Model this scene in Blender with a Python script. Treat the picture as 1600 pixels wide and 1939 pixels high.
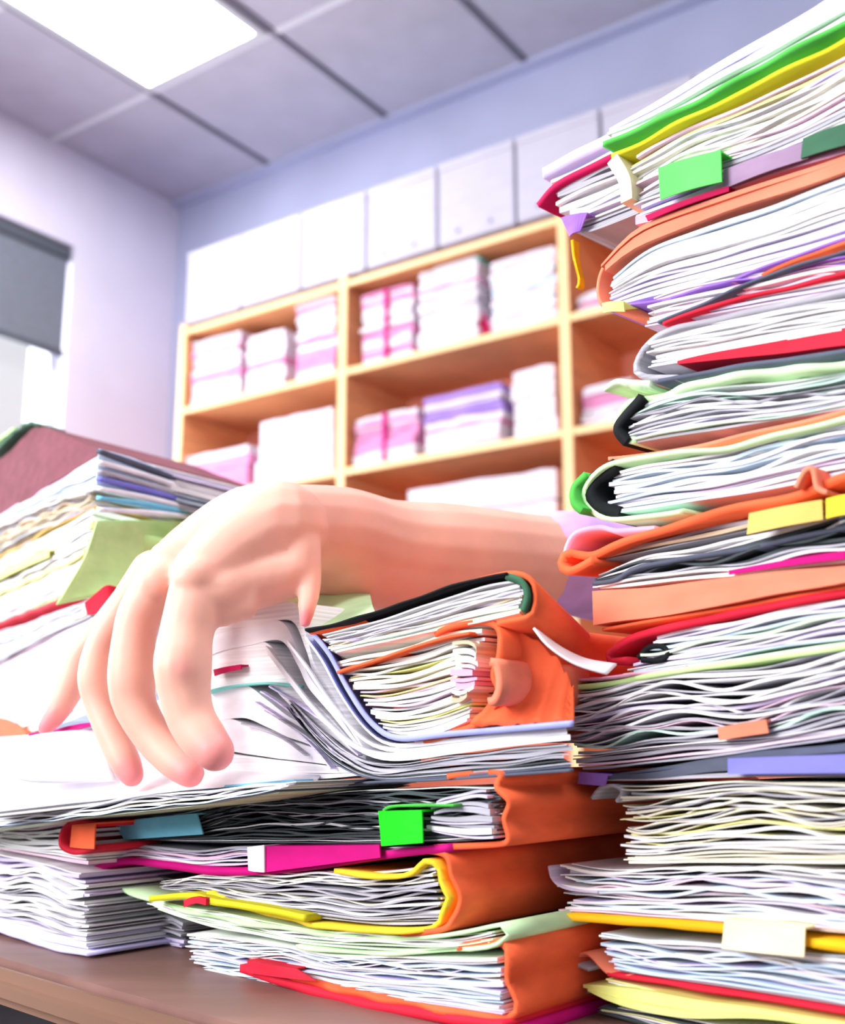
import bpy, bmesh, math, random
from mathutils import Vector, Matrix
random.seed(7)
S = bpy.context.scene
for o in list(bpy.data.objects): bpy.data.objects.remove(o)
COL = S.collection

# ------------------------------------------------------------------ camera, world, lights, exposure
FPX, CX, CY = 2085.0, 800.0, 969.5
PITCH = math.radians(11.65); CP, SP = math.cos(PITCH), math.sin(PITCH)
CAMZ = 0.85                      # metres above the floor; the desk top is at 0.75
cam = bpy.data.cameras.new('camera'); camo = bpy.data.objects.new('camera', cam); COL.objects.link(camo)
camo.location = (0, 0, CAMZ); camo.rotation_euler = (math.pi/2 + PITCH, 0, 0)
cam.sensor_fit = 'HORIZONTAL'; cam.sensor_width = 36; cam.lens = 36*FPX/1600
cam.clip_start = 0.01
cam.dof.use_dof = True; cam.dof.focus_distance = 0.46; cam.dof.aperture_fstop = 12
S.camera = camo
S.view_settings.view_transform = 'Standard'; S.view_settings.look = 'None'
S.view_settings.gamma = 1; S.view_settings.exposure = 0.46
S.view_settings.use_curve_mapping = False
W = bpy.data.worlds.new('World'); S.world = W; W.use_nodes = True
W.node_tree.nodes['Background'].inputs[0].default_value = (0.93, 0.93, 1.0, 1)
W.node_tree.nodes['Background'].inputs[1].default_value = 0.58

U1 = Vector((-0.8175, 0.5760, 0)); U2 = Vector((0.5760, 0.8175, 0))   # the room's two wall directions
def room(a, b, z): return U1*a + U2*b + Vector((0, 0, CAMZ + z))
def area(name, loc, direction, sx, sy, power, col=(1, 1, 1)):
    L = bpy.data.lights.new(name, 'AREA'); L.shape = 'RECTANGLE'; L.size = sx; L.size_y = sy; L.energy = power; L.color = col
    o = bpy.data.objects.new(name, L); COL.objects.link(o); o.location = loc
    o.rotation_euler = Vector(direction).to_track_quat('-Z', 'Y').to_euler()
    return o
# daylight through the window in the left wall
wl = area('window_daylight', room(3.95, 1.1, 0.95), -U1, 3.6, 2.6, 190, (0.95, 0.97, 1.0))     # bright sky outside the glass
# added fill lamp behind the camera, brightens the paper faces and the hand
rear_fill = area('rear_fill_light', Vector((-1.85, -0.45, CAMZ+0.85)), (1.8, .9, -0.75), 1.2, 1.2, 62, (1.0, 0.98, 1.0))

# ------------------------------------------------------------------ helpers
def ray(x, y):
    a = (x-CX)/FPX; b = (CY-y)/FPX
    return Vector((a, CP - b*SP, SP + b*CP))
def P(x, y, Y):                 # world point at forward distance Y
    d = ray(x, y); return d*(Y/d.y) + Vector((0, 0, CAMZ))
OFF = {}                        # world offset of every parent
def lin(h):
    h = h.lstrip('#'); r = [int(h[i:i+2], 16)/255 for i in (0, 2, 4)]
    return tuple((c/12.92 if c <= .04045 else ((c+.055)/1.055)**2.4) for c in r)
MATS = {}
def mat(name, hexc, rough=0.6, var=0.12, scale=60, stretch=(1, 1, 1), bump=0.0, spec=0.3, emit=None, trans=0, sss=0):
    if name in MATS: return MATS[name]
    m = bpy.data.materials.new(name); m.use_nodes = True; nt = m.node_tree; N = nt.nodes
    bs = N['Principled BSDF']; c = lin(hexc)
    bs.inputs['Roughness'].default_value = rough
    bs.inputs['Specular IOR Level'].default_value = spec
    tc = N.new('ShaderNodeTexCoord'); mp = N.new('ShaderNodeMapping'); mp.inputs['Scale'].default_value = stretch
    nz = N.new('ShaderNodeTexNoise'); nz.inputs['Scale'].default_value = scale; nz.inputs['Detail'].default_value = 3
    cr = N.new('ShaderNodeValToRGB')
    cr.color_ramp.elements[0].position = .32; cr.color_ramp.elements[1].position = .68
    cr.color_ramp.elements[0].color = tuple(v*(1-var) for v in c)+(1,)
    cr.color_ramp.elements[1].color = tuple(min(1, v*(1+var*.5)) for v in c)+(1,)
    nt.links.new(tc.outputs['Object'], mp.inputs['Vector']); nt.links.new(mp.outputs['Vector'], nz.inputs['Vector'])
    nt.links.new(nz.outputs['Fac'], cr.inputs['Fac']); nt.links.new(cr.outputs['Color'], bs.inputs['Base Color'])
    if bump:
        bp = N.new('ShaderNodeBump'); bp.inputs['Strength'].default_value = bump; bp.inputs['Distance'].default_value = .002
        nt.links.new(nz.outputs['Fac'], bp.inputs['Height']); nt.links.new(bp.outputs['Normal'], bs.inputs['Normal'])
    if emit: bs.inputs['Emission Color'].default_value = lin(emit[0])+(1,); bs.inputs['Emission Strength'].default_value = emit[1]
    if trans: bs.inputs['Transmission Weight'].default_value = trans
    if sss:
        bs.inputs['Subsurface Weight'].default_value = sss; bs.inputs['Subsurface Radius'].default_value = (.012, .004, .002)
        bs.inputs['Subsurface Scale'].default_value = .6
    MATS[name] = m; return m
def page(name, hexc, var=.22): return mat(name, hexc, .75, var, 1.0, (14, 14, 900), spec=.1)   # fine lines of stacked page edges
def card(name, hexc, var=.12, rough=.7): return mat(name, hexc, rough, var, 45, (1, 1, 2.5), bump=.15, spec=.12)
WH = page('white_pages', '#f7f5fa'); IV = page('ivory_pages', '#f4eeda'); LV = page('lavender_pages', '#dcd2f2')
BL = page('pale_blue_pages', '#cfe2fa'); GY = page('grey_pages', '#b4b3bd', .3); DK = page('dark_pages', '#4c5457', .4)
PK = page('pink_pages', '#f6d3e6'); GRP = page('pale_green_pages', '#dcf2d2'); YP = page('pale_yellow_pages', '#f3f0a0')
MTP = page('mint_pages', '#c8ecdc'); BRP = page('buff_pages', '#d8c2a4')
BLK = card('black_card', '#15181b'); GRN = card('green_card', '#4cae46'); DGR = card('dark_green_card', '#3f6b52')
LIM = card('lime_card', '#d2ffa6'); YEL = card('yellow_card', '#f3d63a'); GLD = card('golden_card', '#f0b21c'); OLV = card('olive_yellow_card', '#d2cb2a')
ORG = card('orange_card', '#f4683f', .14); SAL = card('salmon_card', '#f58a6c', .12); RED = card('red_card', '#d8263c', .15)
MAG = card('magenta_card', '#c8107a', .12); PUR = card('purple_card', '#9a6fd0', .12); LBL = card('light_blue_violet_card', '#a6adf2', .08); MVG = card('mauve_grey_card', '#a58aa8', .15); BLU = card('blue_violet_card', '#7f7fd8', .12)
MAU = card('mauve_card', '#84505a', .16, 1.0); SLT = card('slate_card', '#5a6072', .18); PNK = card('pink_card', '#efb0d0', .12)
CRM = card('cream_card', '#f2edc0'); PGR = card('pale_green_card', '#c9efba'); LAV = card('lavender_card', '#c9c4f2'); WHC = card('white_card', '#f5f4fb')
NEON = card('neon_green_film', '#22f022', .04, .4); NEOL = card('light_neon_green_film', '#5cf560', .04, .4)
CRI = card('crimson_card', '#b8124e', .14); TEA = card('teal_card', '#7fd6cc'); SKY = card('sky_blue_card', '#7ccbe8'); LYEL = card('lemon_film', '#e8f08a', .06)
TAN = card('tan_card', '#e3c069')
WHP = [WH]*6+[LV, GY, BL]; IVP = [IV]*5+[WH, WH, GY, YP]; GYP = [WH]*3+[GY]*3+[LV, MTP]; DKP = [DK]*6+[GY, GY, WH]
BLP = [BL]*4+[WH]*3+[LV]*2; LVP = [LV]*3+[WH]*3+[PK, GY]; PKP = [WH]*3+[PK]*3+[LV]; GNP = [GRP]*3+[WH]*3+[MTP, GY]; MXP = [WH]*4+[IV, PK, YP, LV, GY, BL]

def link(name, verts, faces, mats, parent=None, midx=None, smooth=False):
    off = OFF[parent.name] if parent else Vector((0, 0, 0))
    me = bpy.data.meshes.new(name)
    me.from_pydata([tuple(Vector(v)-off) for v in verts], [], faces)
    if not isinstance(mats, (list, tuple)): mats = [mats]
    for m in mats: me.materials.append(m)
    if midx: me.polygons.foreach_set('material_index', midx)
    if smooth: me.polygons.foreach_set('use_smooth', [True]*len(me.polygons))
    bm = bmesh.new(); bm.from_mesh(me); bmesh.ops.recalc_face_normals(bm, faces=bm.faces); bm.to_mesh(me); bm.free()
    o = bpy.data.objects.new(name, me); COL.objects.link(o)
    if parent: o.parent = parent
    OFF[o.name] = off
    return o
def thing(name, label, cat, loc, group=None):
    o = bpy.data.objects.new(name, None); COL.objects.link(o); o.empty_display_size = .02
    o.location = loc; o['label'] = label; o['category'] = cat
    if group: o['group'] = group
    OFF[o.name] = Vector(loc); return o
def tag(o, label, cat, group=None):
    o['label'] = label; o['category'] = cat
    if group: o['group'] = group
    return o
def struct(o): o['kind'] = 'structure'; return o

class Face:                      # an upright plane in the room: e runs to the right along it, n points away from the viewer
    def __init__(s, x, Y, heading_left, tilt=0.0, yaw=0.0):
        h = math.radians(heading_left)
        s.e = Vector((math.sin(h), -math.cos(h), 0)); s.n = Vector((math.cos(h), math.sin(h), 0))
        p = P(x, 1400, Y); s.p0 = Vector((p.x, p.y, 0)); s.c = s.n.dot(s.p0)
        g = h + math.radians(yaw); s.vd = Vector((math.cos(g), math.sin(g), tilt))
    def uz(s, x, y, v=0):
        d = ray(x, y); t = (s.c+v)/s.n.dot(d); p = d*t
        return ((p-s.p0).dot(s.e), p.z+CAMZ)
    def pt(s, u, z, v=0):
        q = s.p0 + s.e*u + s.vd*v; return Vector((q.x, q.y, z + s.vd.z*v))
def cr(pts, t):                  # Catmull-Rom through tuples
    n = len(pts)-1
    if n == 0: return pts[0]
    f = max(0, min(n-1e-6, t*n)); i = int(f); f -= i
    a, b, c, d = pts[max(i-1, 0)], pts[i], pts[i+1], pts[min(i+2, n)]
    return tuple(.5*((2*b[k]) + (-a[k]+c[k])*f + (2*a[k]-5*b[k]+4*c[k]-d[k])*f*f + (-a[k]+3*b[k]-3*c[k]+d[k])*f**3) for k in range(len(b)))
def curve(face, px, N):          # points evenly spaced along the px polyline, on the plane
    q = [face.uz(*p[:2]) for p in px]
    L = [0]
    for a, b in zip(q, q[1:]): L.append(L[-1]+math.hypot(b[0]-a[0], b[1]-a[1]))
    out = []
    for j in range(N+1):
        s = L[-1]*j/N; i = 0
        while i < len(L)-2 and L[i+1] < s: i += 1
        f = (s-L[i])/max(1e-9, L[i+1]-L[i])
        out.append(cr(q, (i+f)/(len(q)-1)))
    return out
def wv(rs, x): return sum(a*math.sin(f*x+p) for a, f, p in rs)
def waves(amp, lo=15, hi=90, k=4): return [(amp*random.uniform(.4, 1)/math.sqrt(k), random.uniform(lo, hi), random.uniform(0, 6.3)) for _ in range(k)]

def sheets(name, parent, face, top, bot, n, pal, depth=.2, fill=.8, jit=.0025, endj=.004, wave=.0009, v0=0, N=22, endr=None):
    if name == 'pages' and n > 4 and face.c < 1.5: n = int(n*1.55); N = max(N*2, 36); fill *= .93; wave *= 1.15
    T = curve(face, top, N); B = curve(face, bot, N)
    mats = list(dict.fromkeys(pal)); verts = []; faces = []; mi = []
    common = waves(wave); ws = [0]; 
    for i in range(n): ws.append(ws[-1]+random.uniform(.5, 1.6))
    for i in range(n):
        lo = ws[i]/ws[-1]; hi = ws[i+1]/ws[-1]; mid = (lo+hi)/2
        hw = (hi-lo)/2*(random.uniform(fill*.75, min(1.0, fill*1.15)) if fill < .9 else random.uniform(.92, 1.0))
        own = waves(wave*.6, 25, 190); th = waves(.28 if fill < .9 else .04, 20, 120, 3)
        m = mats.index(random.choice(pal)); fv = v0+random.uniform(0, jit)*1.0
        fr = waves(jit*.35, 10, 60, 3)
        e0 = random.uniform(0, endj); e1 = random.uniform(0, endj if endr is None else endr)
        base = len(verts)
        for j in range(N+1):
            s = j/N; (tu, tz), (bu, bz) = T[j], B[j]
            u = bu+(tu-bu)*mid; H = tz-bz
            du = e0*max(0, 1-s*4) - e1*max(0, 1-(1-s)*4)
            zc = bz+H*mid + (wv(common, u)+wv(own, u))*min(1, abs(H)/.006)*4*mid*(1-mid)**.5
            hh = hw*H*(1+wv(th, u))
            v = fv+wv(fr, u)
            for dz in (-hh, hh):
                verts.append(face.pt(u+du, zc+dz, v)); verts.append(face.pt(u+du, zc+dz, depth))
        for j in range(N):
            a = base+4*j; b = a+4
            for q in ((a, b, b+2, a+2), (a+1, a+3, b+3, b+1), (a+2, b+2, b+3, a+3), (a, a+1, b+1, b)):
                faces.append(q); mi.append(m)
        a = base; faces.append((a, a+2, a+3, a+1)); mi.append(m); a = base+4*N; faces.append((a, a+1, a+3, a+2)); mi.append(m)
    return link(name, verts, faces, mats, parent, mi)

def ribbon(name, parent, face, px, th, m, v0=0, v1=.2, rag=.001, N=44, K=5, crumple=0.0):
    C = curve(face, px, N); verts = []; faces = []
    N = max(N, 60) if (rag > .0011 or crumple) else N; C = curve(face, px, N); sl = sum(math.hypot(b[0]-a[0], b[1]-a[1]) for a, b in zip(C, C[1:]))/N
    fm = min(260, 1.1/sl); r = waves(rag, fm*.15, fm, 5); r2 = [waves(crumple, fm*.12, fm*.8, 4) for _ in range(K+1)]
    for j, (u, z) in enumerate(C):
        a = C[max(j-1, 0)]; b = C[min(j+1, N)]
        t = Vector((b[0]-a[0], b[1]-a[1])); t = t.normalized() if t.length > 1e-9 else Vector((1, 0)); nx, nz = -t.y, t.x
        for k in range(K+1):
            w = (k/K)**1.4
            v = v0+(v1-v0)*w + (wv(r, j*sl) if k == 0 else 0)
            c = wv(r2[k], j*sl)
            for s in (-.5, .5):
                verts.append(face.pt(u+nx*(th*s+c), z+nz*(th*s+c), v))
    W_ = 2*(K+1)
    for j in range(N):
        for k in range(K):
            a = j*W_+2*k; b = a+W_
            faces += [(a, a+2, b+2, b), (a+1, b+1, b+3, a+3)]
        a = j*W_; b = a+W_; faces.append((a, b, b+1, a+1)); a += 2*K; b += 2*K; faces.append((a, a+1, b+1, b))
    for a in (0, N*W_):
        for k in range(K): q = a+2*k; faces.append((q, q+1, q+3, q+2))
    return link(name, verts, faces, m, parent, None, len(px) > 3)

def patch(name, rows, m, parent=None, th=.0008, nu=16, nv=12, wob=0.0):   # rows of (x, y, Y) : a thin curved sheet with real thickness
    R = [[tuple(P(*c)) for c in row] for row in rows]
    wa = waves(wob, 20, 60, 3); wb = waves(wob, 20, 60, 3)
    G = []
    for i in range(nv+1):
        G.append([Vector(cr([cr(r, j/nu) for r in R], i/nv)) + Vector((0, 0, wv(wa, j*.06)+wv(wb, i*.06))) for j in range(nu+1)])
    verts = []; 
    for i in range(nv+1):
        for j in range(nu+1):
            a = G[i][min(j+1, nu)]-G[i][max(j-1, 0)]; b = G[min(i+1, nv)][j]-G[max(i-1, 0)][j]
            n = a.cross(b); n = n.normalized() if n.length > 1e-12 else Vector((0, 0, 1))
            if n.dot(G[i][j]-Vector((0, 0, CAMZ))) < 0: n = -n
            verts += [G[i][j], G[i][j]+n*th]
    faces = []; w = 2*(nu+1)
    for i in range(nv):
        for j in range(nu):
            a = i*w+2*j; b = a+w; faces += [(a, a+2, b+2, b), (a+1, b+1, b+3, a+3)]
    for j in range(nu):
        a = 2*j; faces.append((a, a+1, a+3, a+2)); a += nv*w; faces.append((a, a+2, a+3, a+1))
    for i in range(nv):
        a = i*w; faces.append((a, a+w, a+w+1, a+1)); a += 2*nu; faces.append((a, a+1, a+w+1, a+w))
    return link(name, verts, faces, m, parent, None, True)
def tab(name, parent, face, q, m, v=-.003, th=.0007):
    for ch in parent.children:
        if ch.name.split('.')[0] == 'cover': parent = ch; break
    return tab_(name, parent, face, q, m, v, th)
def tab_(name, parent, face, q, m, v, th):     # q: four px corners, top-left, top-right, bottom-right, bottom-left
    def w(c, dv=0): u, z = face.uz(c[0], c[1], v); return face.pt(u, z, v+dv)
    verts = []; faces = []; n = 8
    for i in range(n+1):
        f = i/n; b = -.0012*math.sin(f*math.pi)
        for a, c in ((q[0], q[1]), (q[3], q[2])):
            p = (a[0]+(c[0]-a[0])*f, a[1]+(c[1]-a[1])*f)
            verts += [w(p, b), w(p, b+th)]
    for i in range(n):
        a = 4*i; b = a+4; faces += [(a, b, b+2, a+2), (a+1, a+3, b+3, b+1), (a, a+1, b+1, b), (a+2, b+2, b+3, a+3)]
    faces += [(0, 2, 3, 1), (4*n, 4*n+1, 4*n+3, 4*n+2)]
    # a foot that runs back between the pages
    b0 = len(verts)
    for c in (q[0], q[1]):
        p = w(c); verts += [p, p+face.n*.03, p-Vector((0, 0, th)), p+face.n*.03-Vector((0, 0, th))]
    a, b = b0, b0+4; faces += [(a, b, b+1, a+1), (a+2, a+3, b+3, b+2), (a, a+2, b+2, b), (a+1, b+1, b+3, a+3), (a, a+1, a+3, a+2), (b, b+2, b+3, b+1)]
    return link(name, verts, faces, m, parent)
def box(name, c0, ex, ey, ez, m, parent=None, bev=0.0):
    bm = bmesh.new(); vs = []
    for i in (0, 1):
        for j in (0, 1):
            for k in (0, 1): vs.append(bm.verts.new(c0+ex*i+ey*j+ez*k))
    for q in ((0, 1, 3, 2), (4, 6, 7, 5), (0, 4, 5, 1), (2, 3, 7, 6), (0, 2, 6, 4), (1, 5, 7, 3)): bm.faces.new([vs[i] for i in q])
    if bev: bmesh.ops.bevel(bm, geom=bm.edges[:], offset=bev, segments=2, affect='EDGES')
    v = [x.co.copy() for x in bm.verts]; bm.verts.index_update(); f = [tuple(x.index for x in g.verts) for g in bm.faces]; bm.free()
    return link(name, v, f, m, parent)
Z = Vector((0, 0, 1))
def rbox(name, a0, a1, b0, b1, z0, z1, m, parent=None, bev=0.0):    # box in room axes
    return box(name, room(a0, b0, z0), U1*(a1-a0), U2*(b1-b0), Z*(z1-z0), m, parent, bev)

# ------------------------------------------------------------------ the room
CEIL = 2.33
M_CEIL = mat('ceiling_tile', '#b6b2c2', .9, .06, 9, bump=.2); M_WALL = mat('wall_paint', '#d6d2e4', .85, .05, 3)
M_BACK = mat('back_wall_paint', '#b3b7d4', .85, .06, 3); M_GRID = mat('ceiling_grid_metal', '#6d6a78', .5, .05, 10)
M_GRIDL = mat('ceiling_grid_pale', '#d8d8e0', .5, .05, 10)
M_FLOOR = mat('floor_carpet', '#1b1a1d', .95, .3, 200, bump=.4)
struct(rbox('floor', -3, 3.6, -3, 3.3, -.90, -.85, M_FLOOR))
struct(rbox('ceiling', -3, 3.6, -3, 3.3, CEIL, CEIL+.05, M_CEIL))
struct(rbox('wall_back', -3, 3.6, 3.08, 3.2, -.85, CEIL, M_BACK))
# left wall with the window opening (b from -0.4 to 2.55, z from -0.1 to 1.93)
def wallbits():
    vs = []; fs = []
    for (b0, b1, z0, z1) in ((2.55, 3.08, -.85, CEIL), (-.4, 2.55, 1.93, CEIL), (-.4, 2.55, -.85, -.1), (-3, -.4, -.85, CEIL)):
        k = len(vs)
        for a in (3.5, 3.75):
            for b in (b0, b1):
                for z in (z0, z1): vs.append(room(a, b, z))
        fs += [tuple(k+i for i in q) for q in ((0, 1, 3, 2), (4, 6, 7, 5), (0, 4, 5, 1), (2, 3, 7, 6), (0, 2, 6, 4), (1, 5, 7, 3))]
    return vs, fs
v, f = wallbits(); struct(link('wall_left', v, f, M_WALL))
# window: frame and pane set back in the wall
M_FRM = mat('window_frame_paint', '#e8e8ee', .5, .03, 10); M_GLASS = mat('window_glass', '#ffffff', .02, 0, 1)
gt = M_GLASS.node_tree; tr = gt.nodes.new('ShaderNodeBsdfTransparent'); ms = gt.nodes.new('ShaderNodeMixShader'); ms.inputs[0].default_value = .06
gt.links.new(tr.outputs[0], ms.inputs[1]); gt.links.new(gt.nodes['Principled BSDF'].outputs[0], ms.inputs[2]); gt.links.new(ms.outputs[0], gt.nodes['Material Output'].inputs[0])
wf = bpy.data.objects.new('window_1', None); COL.objects.link(wf); wf.location = room(3.66, 1.1, -.1); OFF[wf.name] = wf.location.copy(); struct(wf)
for (b0, b1, z0, z1) in ((-.4, -.34, -.1, 1.93), (2.515, 2.55, -.1, 1.93), (1.0, 1.06, -.1, 1.93), (-.4, 2.55, -.1, -.04), (-.4, 2.55, 1.87, 1.93)):
    rbox('window_frame', 3.565, 3.60, b0, b1, z0, z1, M_FRM, wf)
rbox('window_pane', 3.58, 3.586, -.34, 2.515, -.04, 1.87, M_GLASS, wf)
# grey roller blind, half let down
bl = thing('roller_blind', 'dark grey roller blind half lowered over the bright window', 'blind', room(3.57, 1.1, 1.9))
M_BL = mat('grey_blind_fabric', '#6f7580', .85, .12, 30, (1, 1, 4)); M_BLR = mat('blind_rail', '#4d525b', .5, .05, 20)
rbox('fabric', 3.515, 3.518, -.32, 2.535, 1.49, 1.90, M_BL, bl)
rbox('bottom_rail', 3.510, 3.524, -.32, 2.54, 1.465, 1.49, M_BLR, bl)
rbox('roller_case', 3.505, 3.56, -.32, 2.545, 1.865, 1.925, M_BLR, bl, .008)
# ceiling grid
for i, a in enumerate((2.92, 2.31, 1.70, 1.09, .48, -.13)):
    struct(rbox('trim_%d' % (i+1), a-.011, a+.011, -3, 3.08, CEIL-.008, CEIL, M_GRID))
for i, b in enumerate((2.41, 1.80, 1.19, .58, -.03, -.64)):
    struct(rbox('trim_%d' % (i+20), -3, 3.5, b-.012, b+.012, CEIL-.006, CEIL-.001, M_GRIDL))
struct(rbox('trim_40', -3, 3.5, 3.03, 3.08, CEIL-.02, CEIL, M_BACK))
M_LAMP = mat('lamp_diffuser', '#ffffff', .5, 0, 1, emit=('#ffffff', 14)); M_LFR = mat('lamp_frame', '#c8c8d0', .4, .03, 10)
def ceiling_light(a, b, la, lb, label):
    t = thing('ceiling_light', label, 'ceiling light', room(a+la/2, b+lb/2, CEIL), 'square ceiling panels')
    rbox('diffuser', a+.03, a+la-.03, b+.03, b+lb-.03, CEIL-.014, CEIL-.006, M_LAMP, t)
    vs = []; fs = []
    for (a0, a1, b0, b1) in ((a, a+.03, b, b+lb), (a+la-.03, a+la, b, b+lb), (a+.03, a+la-.03, b, b+.03), (a+.03, a+la-.03, b+lb-.03, b+lb)):
        k = len(vs)
        for x in (a0, a1):
            for y in (b0, b1):
                for z in (CEIL-.018, CEIL-.004): vs.append(room(x, y, z))
        fs += [tuple(k+i for i in q) for q in ((0, 1, 3, 2), (4, 6, 7, 5), (0, 4, 5, 1), (2, 3, 7, 6), (0, 2, 6, 4), (1, 5, 7, 3))]
    link('frame', vs, fs, M_LFR, t)
ceiling_light(2.325, 1.20, .58, 1.195, 'long glowing white ceiling light panel set between grey ceiling tiles')
ceiling_light(1.105, -.63, .58, 1.195, 'added unseen ceiling light panel above and behind the photographer')  # out of view, added to give light over the desk and hand
ceiling_light(-.735, -.03, .58, 1.195, 'added unseen ceiling light panel over the right side of the desk')  # another unseen panel, put in for more light from above

# ------------------------------------------------------------------ bookcase and what stands in it
M_WOOD = mat('pale_beech', '#e9a070', .5, .14, 6, (1, 1, 8)); M_WOODE = mat('beech_edge', '#f2cf9a', .5, .08, 6)
M_INNER = mat('bookcase_back', '#e08a72', .7, .10, 5)
FB, BB = 2.70, 3.05
bc = thing('bookcase', 'pale beech open bookcase against the back wall', 'bookcase', room(1.8, 2.88, -.85))
LEV = [1.516, 1.204, .863, .52, .18, -.16, -.5, -.82]
UPS = [3.007, 2.228, 1.398, .57, -.26]
for a in UPS:
    pu = rbox('upright_panel', a-.016, a+.016, FB, BB, -.85, 1.535, M_WOOD, bc, .002); rbox('front_edge', a-.016, a+.016, FB-.003, FB, -.85, 1.535, M_WOODE, pu)
for a0, a1 in zip(UPS[1:], UPS):
    for z in LEV:
        pu = rbox('shelf', a0+.016, a1-.016, FB+.002, BB, z-.022, z, M_WOOD, bc, .002); rbox('front_edge', a0+.016, a1-.016, FB-.001, FB+.002, z-.022, z, M_WOODE, pu)
rbox('back_panel', UPS[-1], UPS[0], BB-.004, BB+.004, -.85, 1.53, M_INNER, bc)
SF = Face(0, 1, 0); SF.e = -U1; SF.n = U2; SF.vd = U2.copy(); SF.p0 = Vector((0, 0, 0)); SF.c = FB+.02
SF.p0 = U2*(FB+.02)
def bundle(x0, x1, yt, z0, pal, n, label, cat='paper bundle', group='tied paper bundles in the bookcase', dp=.24, rise=0, name='paper_bundle', tie=None, zb=None, lean=0):
    u0, zt = SF.uz(x0, yt); u1, _ = SF.uz(x1, yt); zt = zt
    zb = z0+CAMZ if zb is None else zb
    # straight curves in the shelf plane written back as uz points
    t = thing(name, label, cat, U2*(FB+.02) - U1*(u0+u1)/2 + Z*zb, group)
    class F2(Face):
        def __init__(s): s.e = SF.e; s.n = SF.n; s.vd = SF.vd; s.p0 = SF.p0; s.c = SF.c
        def uz(s, x, y, v=0): return (x, y)
    F = F2()
    sheets('pages', t, F, [(u0+lean, zt-rise*.5), ((u0+u1)/2+lean, zt+.002), (u1+lean, zt+rise*.5)], [(u0, zb), ((u0+u1)/2, zb), (u1, zb)], n, pal, depth=dp, fill=.9, jit=.01, endj=.012, wave=.002, N=8)
    if tie:
        um = (u0+u1)/2
        for k in (1,):
            vs = []; fs = []
            box('tie', F.pt(um-.006, zb, -.004), F.e*.012, F.n*(dp+.006), Z*(zt-zb+.003), tie, t)
    return zt
bz = {}
def stackup(x0, x1, ys, z0, pals, labels, tie=None, n=5, lean=0):
    zb = z0+CAMZ
    for y, p, l in zip(ys, pals, labels):
        zt = bundle(x0, x1, y, z0, p, n, l, zb=zb+.0005, tie=tie, rise=random.uniform(-.006, .006), lean=lean); zb = zt+.003
SW = page('shelf_white_pages', '#ddd2dc', .12); SPK = page('shelf_pink_pages', '#d88ab4', .15); SLV = page('shelf_lilac_pages', '#9e80c8', .15)
SWP = [SW]*5+[SPK]; SPP = [SW]*2+[SPK]*3
stackup(362, 455, [715, 682, 652], 1.204, [SWP, SWP, SPP], ['white paper bundle on the top shelf, lowest at the far left end', 'middle paper bundle of the far left pile on the top shelf', 'top paper bundle of the far left pile on the top shelf'])
stackup(466, 540, [680, 640], 1.204, [SWP, SWP], ['lower white paper bundle second from the left on the top shelf', 'upper white paper bundle second from the left on the top shelf'])
stackup(560, 636, [648, 612, 578], 1.204, [SPP, SWP, SWP], ['lowest paper bundle beside the middle upright, top shelf left bay', 'middle paper bundle beside the middle upright, top shelf left bay', 'topmost paper bundle beside the middle upright, top shelf left bay'])
stackup(682, 782, [640, 602, 562], 1.204, [SWP, SPP, SPP], ['white paper bundle lowest of the pink-edged pile right of the upright', 'pink-edged paper bundle middle of the pile right of the upright', 'pink-edged paper bundle topmost of the pile right of the upright'], MAG)
stackup(790, 905, [575, 520], 1.204, [SWP, SWP], ['lower tall white paper block in the centre of the top shelf', 'upper tall white paper block under the pale green folder, top shelf'], n=8)
zt = bundle(925, 1052, 498, 1.204, [SW]*6+[BL], 16, 'tall white paper block at the right end of the middle bay, top shelf')
stackup(668, 790, [830, 795], .863, [SPP, SPP], ['lower pink-edged paper bundle at the left of the second shelf', 'upper pink-edged paper bundle at the left of the second shelf'], MAG)
stackup(800, 950, [805, 755], .863, [SWP, [SW]*2+[SLV]*2], ['lower paper bundle in the centre of the second shelf', 'lilac-edged paper bundle in the centre of the second shelf'], n=6)
bundle(966, 1054, 705, .863, [SW], 4, 'large white paper block at the right of the second shelf', 'paper block')
bundle(486, 630, 800, .863, [SW], 3, 'large white carton-like paper block in the left bay, second shelf', 'paper block')
bundle(340, 470, 868, .863, SPP, 5, 'low pink and white paper bundle at far left, second shelf')
bundle(770, 1056, 928, .52, [SW], 3, 'wide white paper block on the third shelf behind the forearm', 'paper block')
bundle(440, 610, 960, .52, [SW], 3, 'white paper block on the third shelf behind the hand', 'paper block')
stackup(1098, 1200, [785, 735], .863, [SWP, SWP], ['lower white paper bundle in the right bay, second shelf', 'upper white paper bundle in the right bay, second shelf'])
bundle(1090, 1190, 560, 1.204, SWP, 4, 'low white paper bundle in the right bay, top shelf')
# small folders leaning on the bundles
t = thing('paper_folder', 'pale green folded folder lying on the tall white block, top shelf', 'folder', U2*2.76-U1*SF.uz(860, 505)[0]+Z*(SF.uz(860, 519)[1]+.004))
u0, zz = SF.uz(815, 519); u1, _ = SF.uz(905, 519)
box('cover', U2*2.73-U1*u0+Z*(zz+.005), -U1*(u1-u0), U2*.2, Z*.012, TEA, t); box('pages', U2*2.735-U1*(u0+.004)+Z*(zz+.0175), -U1*(u1-u0-.02), U2*.18, Z*.009, SW, t)
t = thing('paper_folder', 'crimson pink folder leaning between two white blocks, top shelf', 'folder', U2*2.74-U1*SF.uz(905, 620)[0]+Z*(1.206+CAMZ))
u0, _ = SF.uz(908, 600); b = U2*2.745-U1*u0+Z*(1.206+CAMZ)
box('cover', b, (-U1*.035+Z*.0).normalized()*.03, U2*.2, -U1*(-.03)+Z*.09, PNK, t)
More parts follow.
